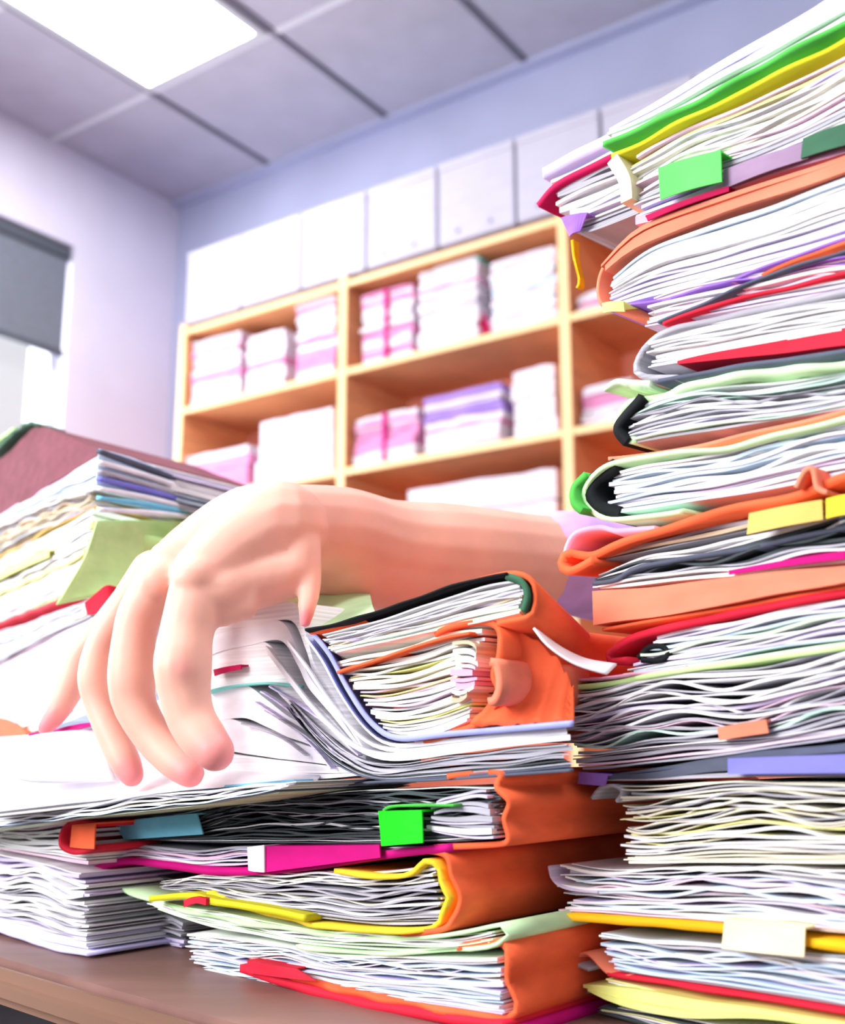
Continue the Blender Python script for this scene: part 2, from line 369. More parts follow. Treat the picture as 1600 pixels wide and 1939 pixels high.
box('spine_strip', b+Z*.001-U2*.002, -U1*.032, U2*.002, -U1*(-.03)+Z*.088, CRI, t)
# white archive boxes on top of the bookcase
M_BOX = mat('white_box_board', '#bab6c6', .8, .05, 12, (1, 1, 3)); M_HOLE = mat('box_finger_hole', '#6a6480', .9, .05, 10)
pos = ['leftmost, next to the column', 'second from the left', 'third from the left', 'fourth from the left', 'fifth from the left', 'sixth from the left', 'seventh from the left', 'eighth from the left', 'ninth from the left']
for i in range(9):
    a1 = 3.0-.29*i if i else 3.0; a0 = a1-.281
    t = thing('archive_box', 'white archive box on top of the bookcase, '+pos[i], 'archive box', room((a0+a1)/2, 2.86, 1.535), 'white archive boxes on top of the bookcase')
    rbox('carton', a0, a1, 2.70, 3.02, 1.536, 1.80, M_BOX, t, .003)
    rbox('lid', a0-.001, a1+.001, 2.697, 3.022, 1.79, 1.822, M_BOX, t, .003)
    for s in (.08, .2): rbox('finger_hole', a0+s, a0+s+.012, 2.6985, 2.7015, 1.565, 1.577, M_HOLE, t)

# ------------------------------------------------------------------ the desk
DZ = 0.75
M_DESK = mat('brown_desk_laminate', '#8a6860', .45, .25, 3, (2, 12, 2)); M_DEDGE = mat('desk_edge', '#80604f', .45, .15, 4)
M_METAL = mat('black_steel', '#16171a', .4, .1, 20)
dk = thing('desk', 'brown desk carrying all the file piles', 'desk', (0, .6, 0))
e = Vector((.73, -.683, 0)); n = Vector((.683, .73, 0)); p = Vector((-.180, .508, 0))
c0 = p - e*.65
box('desktop', c0+Z*(DZ-.015)+n*.012, e*1.7, n*.85, Z*.015, M_DESK, dk, .004)
box('edge_band', c0+Z*(DZ-.015), e*1.7, n*.012, Z*.0147, M_DEDGE, dk, .005)
for s, t_ in ((.05, .06), (1.6, .06), (.05, .76), (1.6, .76)): box('leg', c0+e*s+n*t_+Z*.001, e*.05, n*.05, Z*(DZ-.017), M_METAL, dk)
box('modesty_panel', c0+e*.1+n*.7+Z*.3, e*1.5, n*.018, Z*(.434), M_DESK, dk)

# ------------------------------------------------------------------ the tall stack on the right
FR = Face(1170, .42, 42.5)
XR = 1760
def ln(yl, yr, xl=1170, bow=0, drop=0):     # boundary through y at x=1170 and y at x=1600
    s = (yr-yl)/430.0; L = []
    for k, x in enumerate([xl, xl+.12*(XR-xl), xl+.35*(XR-xl), xl+.65*(XR-xl), XR]):
        f = (x-xl)/(XR-xl); L.append((x, yl+s*(x-1170)+bow*math.sin(math.pi*f)+(drop if k == 0 else 0)))
    return L
def rfile(label, yb, group='folders in the tall right-hand stack', cat='folder', name='document_folder', face=FR, x=1380):
    u, z = face.uz(x, yb); return thing(name, label, cat, face.pt(u, z, .0), group)
RF = []
# R17 lowest
t = rfile('dark-edged paper file at the very bottom of the tall right stack', 1990)
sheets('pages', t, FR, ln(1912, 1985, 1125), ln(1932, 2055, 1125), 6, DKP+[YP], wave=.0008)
# R16 yellow cover
t = rfile('bright yellow-green folder near the bottom of the tall right stack', 1960)
sheets('pages', t, FR, ln(1858, 1935, 1130, 8), ln(1866, 1945, 1130, 12), 2, [WH, YP])
sheets('cover', t, FR, [(1105, 1862), (1180, 1868), (1300, 1886), (1480, 1915), (1760, 1962)], [(1105, 1872), (1180, 1902), (1300, 1925), (1480, 1932), (1760, 1988)], 2, [LYEL, LYEL], fill=1, wave=.0003, v0=-.004)
# R15
t = rfile('file of pale blue pages over a thin red cover, low in the tall right stack', 1900)
sheets('pages', t, FR, ln(1772, 1810, 1120), ln(1842, 1908, 1150), 10, BLP+[WH, GY], wave=.0011)
ribbon('cover', t, FR, ln(1848, 1916, 1150), .0013, RED)
ribbon('torn_flap', t, FR, [(1075, 1838), (1105, 1805), (1150, 1842), (1190, 1850)], .001, SAL, v1=.1)
ribbon('rolled_sheet', t, FR, [(1100, 1880), (1065, 1865), (1058, 1842), (1080, 1826), (1112, 1836)], .0016, GY, v1=.12)
# R14
t = rfile('dog-eared white file on a golden yellow cover, below the cream file', 1790)
sheets('pages', t, FR, ln(1643, 1645, 1060, 3, -10), ln(1738, 1768, 1045, 2), 14, WHP+[PK, BL], wave=.0013, endj=.009)
ribbon('cover', t, FR, [(1042, 1752), (1080, 1735), (1150, 1740), (1370, 1757), (1600, 1792), (1760, 1815)], .0026, GLD, v0=-.003)
tab('index_tab', t, FR, [(1372, 1738), (1524, 1756), (1522, 1812), (1366, 1796)], CRM, v=-.006)
ribbon('curled_corner', t, FR, [(1035, 1640), (1045, 1665), (1075, 1682), (1130, 1690)], .0009, LV, v1=.08)
# R13
t = rfile('thick cream paper file without a cover, below the slate blue cover', 1640)
sheets('pages', t, FR, ln(1484, 1480, 1165, 0, 0), ln(1634, 1636, 1172, 0), 20, IVP, wave=.0013, fill=.78, endj=.007)
ribbon('curled_corner', t, FR, [(1120, 1512), (1135, 1492), (1160, 1488), (1175, 1500), (1165, 1518)], .0012, GY, v1=.06)
# R12
t = rfile('slate and blue-violet folder separating the grey and cream files', 1470)
sheets('cover', t, FR, ln(1462, 1402, 1100), ln(1478, 1470, 1100), 3, [SLT, SLT, GY], fill=.9, wave=.0006)
tab('blue_panel', t, FR, [(1378, 1436), (1740, 1424), (1740, 1462), (1378, 1466)], BLU, v=-.004)
tab('loose_sheet', t, FR, [(1096, 1462), (1150, 1466), (1145, 1488), (1094, 1484)], PUR, v=-.002)
# R11
t = rfile('thick grey-white file with black gaps and a lime top edge, mid stack', 1440)
sheets('pages', t, FR, [(1030, 1312), (1110, 1306), (1300, 1274), (1500, 1246), (1760, 1205)], [(1085, 1458), (1150, 1455), (1300, 1440), (1500, 1412), (1760, 1376)], 17, GYP+[WH, PK], wave=.0016, fill=.74, endj=.006)
ribbon('cover', t, FR, [(1018, 1268), (1050, 1295), (1110, 1300), (1300, 1268), (1500, 1240), (1760, 1198)], .0018, LIM)
ribbon('pink_sheet', t, FR, [(1030, 1250), (1060, 1280), (1120, 1286), (1300, 1262)], .0010, PNK, v1=.12)
tab('index_tab', t, FR, [(1358, 1378), (1450, 1362), (1455, 1388), (1362, 1402)], SAL, v=-.002)
# R10
t = rfile('white paper file with a folded crimson red end, mid stack', 1270)
sheets('pages', t, FR, ln(1212, 1135, 1235), ln(1282, 1224, 1170), 8, WHP+[GRP], wave=.001)
ribbon('cover', t, FR, [(1760, 1096), (1600, 1122), (1400, 1160), (1290, 1184), (1200, 1206), (1150, 1238), (1150, 1252), (1190, 1250)], .0026, RED)
ribbon('clip_bar', t, FR, [(1205, 1246), (1225, 1226), (1250, 1224), (1262, 1238), (1250, 1250), (1215, 1250)], .002, BLK, v1=.03)
# R9
t = rfile('broad salmon orange folder whose smooth spine faces the viewer', 1180)
sheets('pages', t, FR, ln(1150, 1090, 1160), ln(1160, 1098, 1160), 2, WHP, v0=.004, N=10)
sheets('cover', t, FR, ln(1118, 1076, 1108, -4), ln(1180, 1104, 1125, 3), 1, [SAL], fill=1, wave=.0005, v0=-.003)
ribbon('lower_cover', t, FR, ln(1187, 1110, 1140, 2), .0012, ORG)
# R8
t = rfile('white file with a dark gap under the crumpled orange folder', 1110)
sheets('pages', t, FR, ln(1062, 974, 1115, 0, 14), ln(1112, 1068, 1125), 6, WHP+[GY, DK], wave=.0014, fill=.72)
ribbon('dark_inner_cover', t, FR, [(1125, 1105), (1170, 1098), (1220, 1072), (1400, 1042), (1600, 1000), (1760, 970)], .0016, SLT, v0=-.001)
tab('pink_strip', t, FR, [(1380, 1080), (1600, 1042), (1600, 1058), (1380, 1088)], MAG, v=-.001)
# R7
t = rfile('crumpled bright orange folder with cream index tabs', 1040)
sheets('pages', t, FR, ln(1036, 935, 1110), ln(1052, 965, 1110), 3, [DK, BRP, GY], v0=.001)
ribbon('cover', t, FR, [(1760, 880), (1600, 920), (1420, 968), (1250, 1008), (1130, 1044), (1082, 1048), (1072, 1066), (1090, 1078), (1140, 1062)], .0030, ORG, crumple=.0020, v0=-.004, rag=.003)
ribbon('fold', t, FR, [(1070, 1050), (1090, 1012), (1130, 1000), (1170, 1010), (1240, 1000)], .0018, PNK, crumple=.001, v1=.1)
tab('index_tab', t, FR, [(1418, 972), (1556, 946), (1558, 984), (1414, 1012)], TAN, v=-.007)
tab('index_tab', t, FR, [(1564, 944), (1640, 930), (1640, 968), (1564, 982)], YEL, v=-.007)
ribbon('buckle', t, FR, [(1530, 930), (1545, 900), (1560, 896), (1570, 930), (1590, 940)], .0016, SAL, v0=-.008, v1=.02)
# R6
t = rfile('green bound file with black inner edge at its left end', 980)
sheets('pages', t, FR, ln(888, 800, 1150, 4), ln(972, 898, 1150, 4), 8, BLP+[WH, WH, GY], wave=.001, fill=.82)
ribbon('cover', t, FR, [(1760, 745), (1600, 795), (1380, 848), (1200, 872), (1140, 890), (1108, 930), (1118, 962), (1170, 984), (1300, 968)], .0018, PGR, v0=-.002, crumple=.0006)
ribbon('binding', t, FR, [(1165, 880), (1130, 905), (1120, 935), (1135, 965), (1170, 978)], .0065, BLK, v0=-.001, crumple=.0012)
ribbon('green_corner', t, FR, [(1118, 900), (1100, 925), (1106, 955), (1122, 972)], .0030, GRN, v0=-.004, v1=.12, rag=.003)
# R5
t = rfile('pale green looped file with crumpled left end and grey pages', 855)
sheets('pages', t, FR, ln(762, 700, 1175, 0, 14), ln(842, 768, 1190, 4), 10, GYP, wave=.0014, fill=.8)
ribbon('cover', t, FR, [(1760, 642), (1600, 690), (1400, 716), (1250, 742), (1190, 760), (1160, 795), (1168, 828), (1200, 832)], .0028, PGR, crumple=.0008, rag=.003)
ribbon('binding', t, FR, [(1215, 752), (1185, 786), (1172, 812), (1190, 834)], .0040, BLK, v0=-.001, crumple=.001)
ribbon('lower_cover', t, FR, [(1150, 868), (1260, 856), (1430, 820), (1600, 778), (1760, 735)], .0014, SAL, v1=.2)
ribbon('loose_strip', t, FR, [(1142, 735), (1165, 722), (1190, 726), (1230, 730)], .002, GRP, v1=.05, crumple=.001)
# R4
t = rfile('white file with a grey rounded end lying on a red cover', 720)
sheets('pages', t, FR, ln(640, 560, 1225, 0, 12), ln(706, 632, 1225), 8, [WH]*5+[BL, GRP, GY], wave=.0007, fill=.9)
ribbon('cover', t, FR, [(1760, 515), (1600, 552), (1400, 594), (1270, 626), (1222, 652), (1204, 690), (1215, 712), (1280, 714)], .0022, GY)
sheets('red_cover', t, FR, ln(700, 618, 1300, 0, 4), ln(712, 656, 1240), 1, [RED], fill=1, v0=-.002, wave=.0003)
ribbon('lower_cover', t, FR, [(1240, 722), (1400, 694), (1600, 664), (1760, 635)], .0016, SLT)
# R3
t = rfile('thin pink and purple file striped with dark and red edges', 620)
sheets('pages', t, FR, ln(568, 480, 1225, 0, 8), ln(628, 548, 1215), 8, [PK, PK, PK, LV, WH, PNK, PUR], wave=.0009, fill=.85)
ribbon('dark_edge', t, FR, [(1250, 612), (1330, 580), (1450, 528), (1600, 478), (1760, 420)], .0010, SLT, v0=-.002)
ribbon('red_edge', t, FR, [(1260, 615), (1400, 568), (1500, 546), (1600, 522), (1760, 485)], .0013, RED, v0=-.002)
# R2
t = rfile('salmon folder wrapped round thick white pages, second from the top', 560)
sheets('pages', t, FR, ln(492, 338, 1150, -6, 26), ln(574, 462, 1150, 2), 9, [WH]*7+[BL, LV], wave=.0007, fill=.95)
sheets('cover', t, FR, ln(452, 298, 1135, -3, 40), ln(486, 332, 1135, -6, 22), 2, [SAL, SAL], fill=1, wave=.0005, v0=-.003)
ribbon('lower_cover', t, FR, [(1140, 582), (1230, 572), (1350, 540), (1450, 505), (1600, 450), (1760, 400)], .0010, PUR)
ribbon('red_lower_edge', t, FR, [(1440, 520), (1520, 486), (1600, 460), (1760, 410)], .0012, ORG)
ribbon('left_wrap', t, FR, [(1180, 462), (1140, 486), (1122, 530), (1132, 575), (1200, 585)], .0016, SAL, v0=.004)
tab('index_tab', t, FR, [(1140, 574), (1180, 570), (1182, 590), (1142, 592)], LYEL, v=-.006)
# R1 top, tilted up a little more
t = rfile('topmost thick file of the tall stack with green and yellow covers', 420)
sheets('pages', t, FR, ln(300, 104, 1165, 0, 6), ln(428, 262, 1185, 4), 15, [WH]*4+[IV, LV, YP, PK, GY], wave=.0010, fill=.86, endj=.012)
ribbon('yellow_cover', t, FR, [(1165, 300), (1300, 232), (1420, 174), (1600, 82), (1760, 0)], .0020, OLV, v0=-.002)
ribbon('green_cover', t, FR, [(1150, 278), (1300, 212), (1450, 132), (1600, 55), (1760, -25)], .0023, GRN, v0=-.003)
sheets('top_papers', t, FR, [(1145, 240), (1300, 150), (1540, 6), (1760, -150)], [(1150, 262), (1300, 200), (1540, 82), (1760, -40)], 4, [LAV, WHC, LAV, WHC], fill=.95, wave=.0008)
ribbon('olive_band', t, FR, [(1168, 305), (1192, 345), (1196, 385)], .0055, CRM, v0=-.003, v1=.03)
sheets('lower_cover', t, FR, [(1190, 414), (1300, 380), (1380, 340), (1500, 290), (1760, 190)], [(1185, 432), (1300, 398), (1400, 352), (1600, 290), (1760, 235)], 1, [PNK], fill=1, v0=-.001, N=14, wave=.0003)
tab('sticky_flag', t, FR, [(1246, 318), (1364, 284), (1366, 344), (1250, 378)], NEOL, v=-.006)
tab('purple_panel', t, FR, [(1370, 322), (1530, 268), (1530, 300), (1370, 358)], MVG, v=-.002)
tab('grey_green_panel', t, FR, [(1520, 262), (1660, 216), (1660, 262), (1516, 300)], DGR, v=-.003)
tab('magenta_strip', t, FR, [(1222, 408), (1380, 352), (1380, 362), (1226, 418)], CRI, v=-.003)
# files poking out behind the top left corner
FR2 = Face(1170, .47, 42.5)
t = thing('document_folder', 'dark magenta folder poking out left of the topmost files', 'folder', FR2.pt(*FR2.uz(1100, 430)), 'folders in the tall right-hand stack')
sheets('pages', t, FR2, [(1030, 345), (1090, 318), (1145, 292), (1230, 250)], [(1075, 448), (1120, 440), (1190, 412), (1260, 380)], 9, [WH, WH, LV, GY, WH], fill=.72, depth=.12, N=12, endj=.006)
ribbon('cover', t, FR2, [(1024, 392), (1060, 352), (1145, 308), (1240, 262)], .0032, CRI, v0=-.002, v1=.12)
ribbon('grey_top_papers', t, FR2, [(1030, 330), (1085, 300), (1145, 270), (1240, 225)], .0060, LAV, v0=-.001, v1=.12)
tab('purple_tie', t, FR2, [(1062, 412), (1112, 402), (1098, 438), (1078, 448)], PUR, v=-.004)
ribbon('edge_string', t, FR2, [(1085, 455), (1086, 490), (1095, 530), (1092, 545)], .0014, GLD, v0=0, v1=.004)

# ------------------------------------------------------------------ the middle pile, spines to the right
FM = Face(955, .405, 48)
def mfile(label, x, y, name='document_folder', cat='folder', face=FM):
    return thing(name, label, cat, face.pt(*face.uz(x, y)), 'folders in the middle pile')
# M9 lowest
t = mfile('lowest dark file of the middle pile with a lemon index tab', 700, 1960)
sheets('pages', t, FM, [(400, 1868), (550, 1880), (700, 1908), (940, 1950)], [(410, 1892), (550, 1925), (700, 1945), (940, 1968)], 5, [GY, DK, YP, DK, SLT], endr=.001)
tab('index_tab', t, FM, [(482, 1878), (656, 1908), (650, 1960), (474, 1926)], LYEL, v=-.005)
tab('violet_flag', t, FM, [(446, 1894), (480, 1890), (478, 1924), (418, 1914)], PUR, v=-.003)
ribbon('spine_cover', t, FM, [(800, 1934), (940, 1946), (972, 1952), (972, 1968), (940, 1970)], .0014, MAG)
# M8
t = mfile('orange-spined file of pale blue pages on a red cover, low in the middle pile', 700, 1900)
sheets('pages', t, FM, [(345, 1768), (480, 1782), (620, 1806), (800, 1812), (945, 1812)], [(362, 1846), (480, 1862), (620, 1876), (800, 1900), (950, 1922)], 15, BLP, wave=.0011, fill=.86, endj=.007, endr=.002)
ribbon('cover', t, FM, [(470, 1822), (520, 1840), (620, 1868), (760, 1898), (900, 1922), (955, 1930), (966, 1905), (956, 1862), (966, 1822), (958, 1790), (905, 1786), (860, 1796)], .0022, ORG, rag=.003)
ribbon('red_lower_cover', t, FM, [(462, 1832), (520, 1852), (620, 1882), (760, 1912), (900, 1934), (960, 1940)], .0032, RED, v0=-.002)
tab('red_flag', t, FM, [(468, 1818), (560, 1834), (600, 1858), (470, 1842)], RED, v=-.004)
ribbon('yellow_edge', t, FM, [(372, 1852), (430, 1872), (500, 1880), (560, 1884)], .0018, YEL, v1=.12)
# M7
t = mfile('thin pale green folder sagging between two orange-spined files', 600, 1780)
sheets('pages', t, FM, [(262, 1700), (380, 1722), (520, 1748), (700, 1772), (850, 1772), (930, 1764)], [(290, 1722), (400, 1758), (520, 1780), (700, 1800), (850, 1798), (940, 1784)], 5, GNP, wave=.0008, endr=.002)
ribbon('cover', t, FM, [(228, 1684), (300, 1712), (430, 1742), (560, 1762), (700, 1780), (850, 1770), (945, 1752), (962, 1764), (955, 1782), (900, 1796), (700, 1806), (560, 1792)], .0014, PGR, rag=.002)
# M6
t = mfile('orange-spined file with a yellow lining and grey pages, middle of the pile', 600, 1740)
sheets('pages', t, FM, [(300, 1668), (420, 1654), (560, 1652), (700, 1650), (820, 1640)], [(300, 1682), (400, 1702), (540, 1732), (700, 1752), (838, 1752)], 14, [GY]*4+[WH]*3+[IV, DK], wave=.0012, fill=.8, endr=.002)
ribbon('yellow_lining', t, FM, [(640, 1648), (740, 1660), (790, 1650), (810, 1630), (832, 1640), (838, 1676), (852, 1698), (838, 1728), (820, 1756), (740, 1762), (600, 1750), (450, 1712), (400, 1690)], .0018, YEL, v0=-.002, v1=.05, rag=.002)
ribbon('cover', t, FM, [(740, 1618), (800, 1612), (850, 1620), (858, 1660), (868, 1700), (856, 1740), (838, 1760), (760, 1768)], .0020, ORG, rag=.002)
t2 = mfile('olive green folded sheet lying left of the yellow-lined file', 450, 1700, 'folded_sheet', 'paper')
ribbon('fold', t2, FM, [(300, 1700), (380, 1694), (430, 1706), (520, 1720), (600, 1736)], .0026, OLV, v0=-.006, v1=.006)
ribbon('red_corner', t2, FM, [(376, 1708), (400, 1700), (420, 1704)], .0028, RED, v0=-.0085, v1=-.006)
# M5
t = mfile('magenta folder with lilac pages at its left end, under the dark file', 500, 1640)
sheets('pages', t, FM, [(180, 1616), (230, 1596), (320, 1604), (420, 1608), (600, 1606), (800, 1604)], [(185, 1640), (240, 1628), (320, 1632), (420, 1642), (600, 1626), (800, 1608)], 5, [LV, LV, WH, PK, GY], endj=.006, wave=.0007)
ribbon('cover', t, FM, [(180, 1646), (240, 1630), (320, 1638), (420, 1650), (560, 1644), (720, 1620), (860, 1604)], .0030, MAG, v0=-.002)
tab('magenta_panel', t, FM, [(500, 1602), (718, 1600), (720, 1624), (500, 1652)], MAG, v=-.005)
tab('white_band', t, FM, [(468, 1604), (500, 1600), (500, 1652), (470, 1648)], WHC, v=-.006)
# M4
t = mfile('orange-spined file of black-edged pages carrying a bright green flag', 600, 1600)
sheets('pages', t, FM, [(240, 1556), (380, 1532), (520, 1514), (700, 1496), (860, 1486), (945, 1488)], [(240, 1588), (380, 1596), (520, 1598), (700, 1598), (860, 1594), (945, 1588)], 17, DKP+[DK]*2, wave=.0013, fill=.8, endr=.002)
sheets('grey_end_pages', t, FM, [(815, 1520), (860, 1502), (905, 1488), (940, 1490)], [(815, 1574), (860, 1582), (905, 1588), (948, 1588)], 9, [WH, LV, GY, BL, GY], wave=.0011, fill=.7, v0=-.004, depth=.01, N=14)
ribbon('cover', t, FM, [(850, 1470), (900, 1464), (948, 1466), (944, 1490), (966, 1518), (952, 1552), (958, 1590), (930, 1600), (820, 1604)], .0020, ORG, rag=.003)
tab('pale_blue_panel', t, FM, [(215, 1556), (372, 1540), (384, 1580), (235, 1590)], SKY, v=-.004)
tab('sticky_flag', t, FM, [(716, 1536), (798, 1534), (800, 1596), (722, 1602)], NEON, v=-.007)
ribbon('green_stalk', t, FM, [(745, 1534), (760, 1526), (800, 1524), (880, 1524)], .0010, GRN, v0=-.006, v1=.02)
# M3 : bundle bent upwards at its left
t = mfile('grey and lavender sheaf whose left half bends upward beside the hand', 900, 1460, 'paper_sheaf', 'papers')
FM3 = Face(955, .405, 48, yaw=38)
lowc = [(470, 1236), (525, 1300), (590, 1365), (650, 1415), (720, 1440), (850, 1428), (960, 1414), (1086, 1402)]
sheets('pages', t, FM3, [(590, 1200), (622, 1245), (655, 1310), (700, 1375), (752, 1406), (850, 1398), (960, 1388), (1086, 1378)], lowc, 3, [LAV, WHC, WHC], wave=.0002, fill=.97, N=40, depth=.045, endj=.003)
sheets('grey_pages', t, FM3, [(545, 1325), (600, 1378), (655, 1422), (720, 1446), (850, 1434), (960, 1420), (1086, 1406)], [(540, 1342), (585, 1402), (640, 1452), (710, 1476), (830, 1474), (960, 1464), (1086, 1452)], 8, [GY, GY, LV, SLT, WH, DK], wave=.0007, fill=.75, N=44, depth=.045, v0=.001)
ribbon('cover', t, FM3, [(588, 1194), (625, 1240), (660, 1305), (705, 1370), (756, 1398), (850, 1390), (960, 1381), (1086, 1370)], .0022, LBL, v0=-.003, v1=.045)
ribbon('lower_cover', t, FM3, [(1086, 1458), (950, 1468), (820, 1477), (700, 1482), (560, 1496), (480, 1502)], .0010, SLT, v1=.045)
# M2
t = mfile('thick cream-paged file with a crumpled orange spine, second from the top', 800, 1390)
sheets('pages', t, FM, [(628, 1256), (700, 1240), (780, 1220), (850, 1198), (915, 1190)], [(728, 1392), (760, 1398), (800, 1394), (840, 1384), (884, 1366)], 16, [IV]*4+[WH]*3+[PK, YP], wave=.0008, fill=.88, depth=.16, endj=.002, endr=.001)
ribbon('orange_inner_cover', t, FM, [(650, 1274), (740, 1244), (840, 1212), (900, 1200)], .0012, ORG, v0=-.003, v1=.02)
sheets('end_sheets', t, FM, [(868, 1212), (900, 1210), (925, 1232)], [(850, 1330), (875, 1336), (900, 1318)], 9, [PK, PNK, BRP, WH], v0=-.004, depth=.01, N=10, wave=.0003)
ribbon('cover', t, FM, [(820, 1204), (870, 1184), (915, 1178), (945, 1196), (950, 1240), (934, 1280), (940, 1320), (905, 1362), (880, 1382), (800, 1402)], .0022, ORG, v1=.16, rag=.004, crumple=.0006)
ribbon('spine_patch', t, FM, [(950, 1255), (962, 1262), (966, 1300), (958, 1325), (946, 1330)], .0030, SAL, v0=-.006, v1=.05)
# M1
FM1 = Face(985, .40, 50, tilt=-.22, yaw=14)
t = thing('document_folder', 'topmost slanting file of the middle pile with dark cover and orange spine', 'folder', FM1.pt(*FM1.uz(800, 1200)), 'folders in the middle pile')
sheets('pages', t, FM1, [(600, 1200), (700, 1178), (800, 1146), (900, 1112), (985, 1098)], [(625, 1236), (720, 1218), (820, 1196), (920, 1176), (990, 1160)], 9, [WH]*5+[GRP, BRP, LV, GY], wave=.0008, fill=.85, endj=.004, endr=.002, depth=.15)
ribbon('cover', t, FM1, [(585, 1196), (680, 1174), (800, 1134), (900, 1100), (966, 1086), (1004, 1096), (1012, 1130), (1002, 1166), (940, 1180)], .0018, ORG, v1=.15)
ribbon('dark_top_edge', t, FM1, [(585, 1197), (680, 1176), (800, 1137), (900, 1104), (966, 1091)], .0009, BLK, v0=-.0035, v1=.02)
ribbon('green_end_lining', t, FM1, [(962, 1094), (990, 1104), (1000, 1130), (992, 1158)], .0024, DGR, v0=-.002, v1=.02)
patch('green_flap', [[(588, 1196, .492), (650, 1184, .48), (715, 1168, .462)], [(592, 1160, .53), (650, 1150, .525), (705, 1145, .51)], [(598, 1118, .56), (650, 1114, .56), (700, 1120, .56)]], PGR, t)
# torn white strip and orange leaf between the middle pile and the tall stack
t = thing('torn_paper', 'torn white strip curling over orange card between the piles', 'paper', P(1100, 1275, .40))
patch('strip', [[(1012, 1188, .395), (1040, 1222, .392), (1090, 1255, .390), (1150, 1274, .39)], [(1028, 1196, .42), (1060, 1222, .418), (1110, 1246, .415), (1168, 1256, .41)]], WHC, t, .0008)
patch('orange_leaf', [[(950, 1190, .415), (1000, 1200, .412), (1060, 1250, .410), (1085, 1300, .408)], [(960, 1290, .412), (1000, 1300, .41), (1040, 1310, .408), (1085, 1330, .406)], [(890, 1372, .41), (960, 1372, .405), (1020, 1370, .402), (1085, 1366, .40)]], ORG, t, .0008, wob=.0012)

# ------------------------------------------------------------------ white papers under the hand
FH = Face(560, .49, 50)
t = thing('paper_sheaf', 'bright white sheaf bent upward under the hand beside the index finger', 'papers', FH.pt(*FH.uz(560, 1490)))
sheets('pages', t, FH, [(400, 1190), (455, 1162), (505, 1148), (560, 1140), (585, 1200), (600, 1260), (640, 1330), (690, 1420)], [(180, 1500), (260, 1497), (330, 1494), (400, 1490), (480, 1484), (560, 1478), (620, 1474), (700, 1466)], 5, [WH, WHC, WHC, WHC], wave=.0002, fill=1.07, depth=.035, N=30, endj=.001, jit=.001)
for k, (x0, y0, x1, y1) in enumerate(((505, 1310, 660, 1440), (512, 1345, 650, 1450), (520, 1300, 690, 1430), (470, 1370, 590, 1430), (495, 1330, 640, 1455))):
    ribbon('page_edge', t, FH, [(x0, y0), ((x0+x1)/2+6, (y0+y1)/2-8), (x1, y1)], .0007, GY if k % 2 else LV, v0=-.004, v1=-.001, N=16)
tab('crimson_flag', t, FH, [(404, 1268), (456, 1258), (456, 1267), (406, 1280)], CRI, v=-.004)
ribbon('teal_sheet_edge', t, FH, [(400, 1312), (450, 1300), (520, 1294), (570, 1300)], .0010, TEA, v0=-.004, v1=.002)
# sheets spread under the fingertips, sloping down towards the viewer
t = thing('paper_sheaf', 'spread of white sheets on which the fingertips press', 'papers', P(200, 1520, .52))
patch('top_sheet', [[(-40, 1540, .53), (150, 1517, .515), (350, 1493, .50), (600, 1474, .475)], [(-60, 1480, .56), (150, 1470, .545), (350, 1460, .53), (620, 1440, .505)], [(-60, 1400, .62), (150, 1385, .60), (350, 1380, .59), (640, 1370, .57)]], WHC, t, .001)
patch('second_sheet', [[(-60, 1550, .532), (140, 1527, .517), (360, 1501, .502), (640, 1482, .478)], [(-60, 1500, .562), (150, 1488, .547), (350, 1476, .532), (640, 1452, .51)], [(-60, 1420, .62), (150, 1405, .60), (350, 1400, .59), (660, 1390, .57)]], WH, t, .001)
patch('rolled_left_edge', [[(10, 1420, .545), (40, 1398, .545), (100, 1386, .545), (190, 1380, .55)], [(0, 1440, .53), (40, 1425, .528), (110, 1418, .528), (200, 1415, .53)], [(10, 1462, .53), (50, 1480, .525), (130, 1482, .523), (220, 1478, .525)]], WHC, t, .001)
ribbon('blue_edge', t, Face(350, .515, 50), [(60, 1530), (200, 1512), (360, 1495), (560, 1478)], .0009, SKY, v0=-.002, v1=.01)

ribbon('magenta_edge', t, Face(150, .548, 50), [(60, 1392), (110, 1384), (150, 1374), (190, 1370)], .0016, MAG, v0=-.001, v1=.006)
# ------------------------------------------------------------------ the low pile at the left front
FL = Face(165, .555, 48)
def lfile(label, x, y, face=FL, name='document_folder', cat='folder', group='files in the left pile'):
    return thing(name, label, cat, face.pt(*face.uz(x, y)), group)
t = lfile('white paper file on the desk at the left, fanned grey at its corner', 80, 1790, name='paper_file', cat='file')
sheets('pages', t, FL, [(-120, 1590), (-20, 1610), (80, 1636), (165, 1655)], [(-120, 1728), (-20, 1752), (80, 1780), (165, 1798)], 18, [WH]*5+[GY, LV, LV], wave=.0012, fill=.85, endr=.007, N=14, depth=.13)
ribbon('blue_bottom_sheet', t, FL, [(-120, 1735), (0, 1760), (100, 1792), (178, 1806)], .0014, LAV, v0=-.003, v1=.13)
t = lfile('flattened white file with a red folded end, on the left corner pile', 60, 1620, name='paper_file', cat='file')
sheets('pages', t, FL, [(-120, 1575), (-20, 1560), (80, 1552), (190, 1536)], [(-120, 1586), (-20, 1606), (80, 1624), (165, 1640)], 8, [WH]*5+[GY, MTP, PK], wave=.0011, fill=.78, N=14, depth=.13)
ribbon('red_fold', t, FL, [(205, 1560), (160, 1556), (138, 1572), (136, 1600), (165, 1612), (205, 1602)], .0024, RED, v0=-.006, v1=.03)
tab('orange_end', t, FL, [(136, 1562), (180, 1558), (178, 1608), (132, 1604)], ORG, v=-.008)
t = lfile('small fanned grey file on the desk between the two front piles', 290, 1805, Face(240, .62, 40), 'paper_file', 'file')
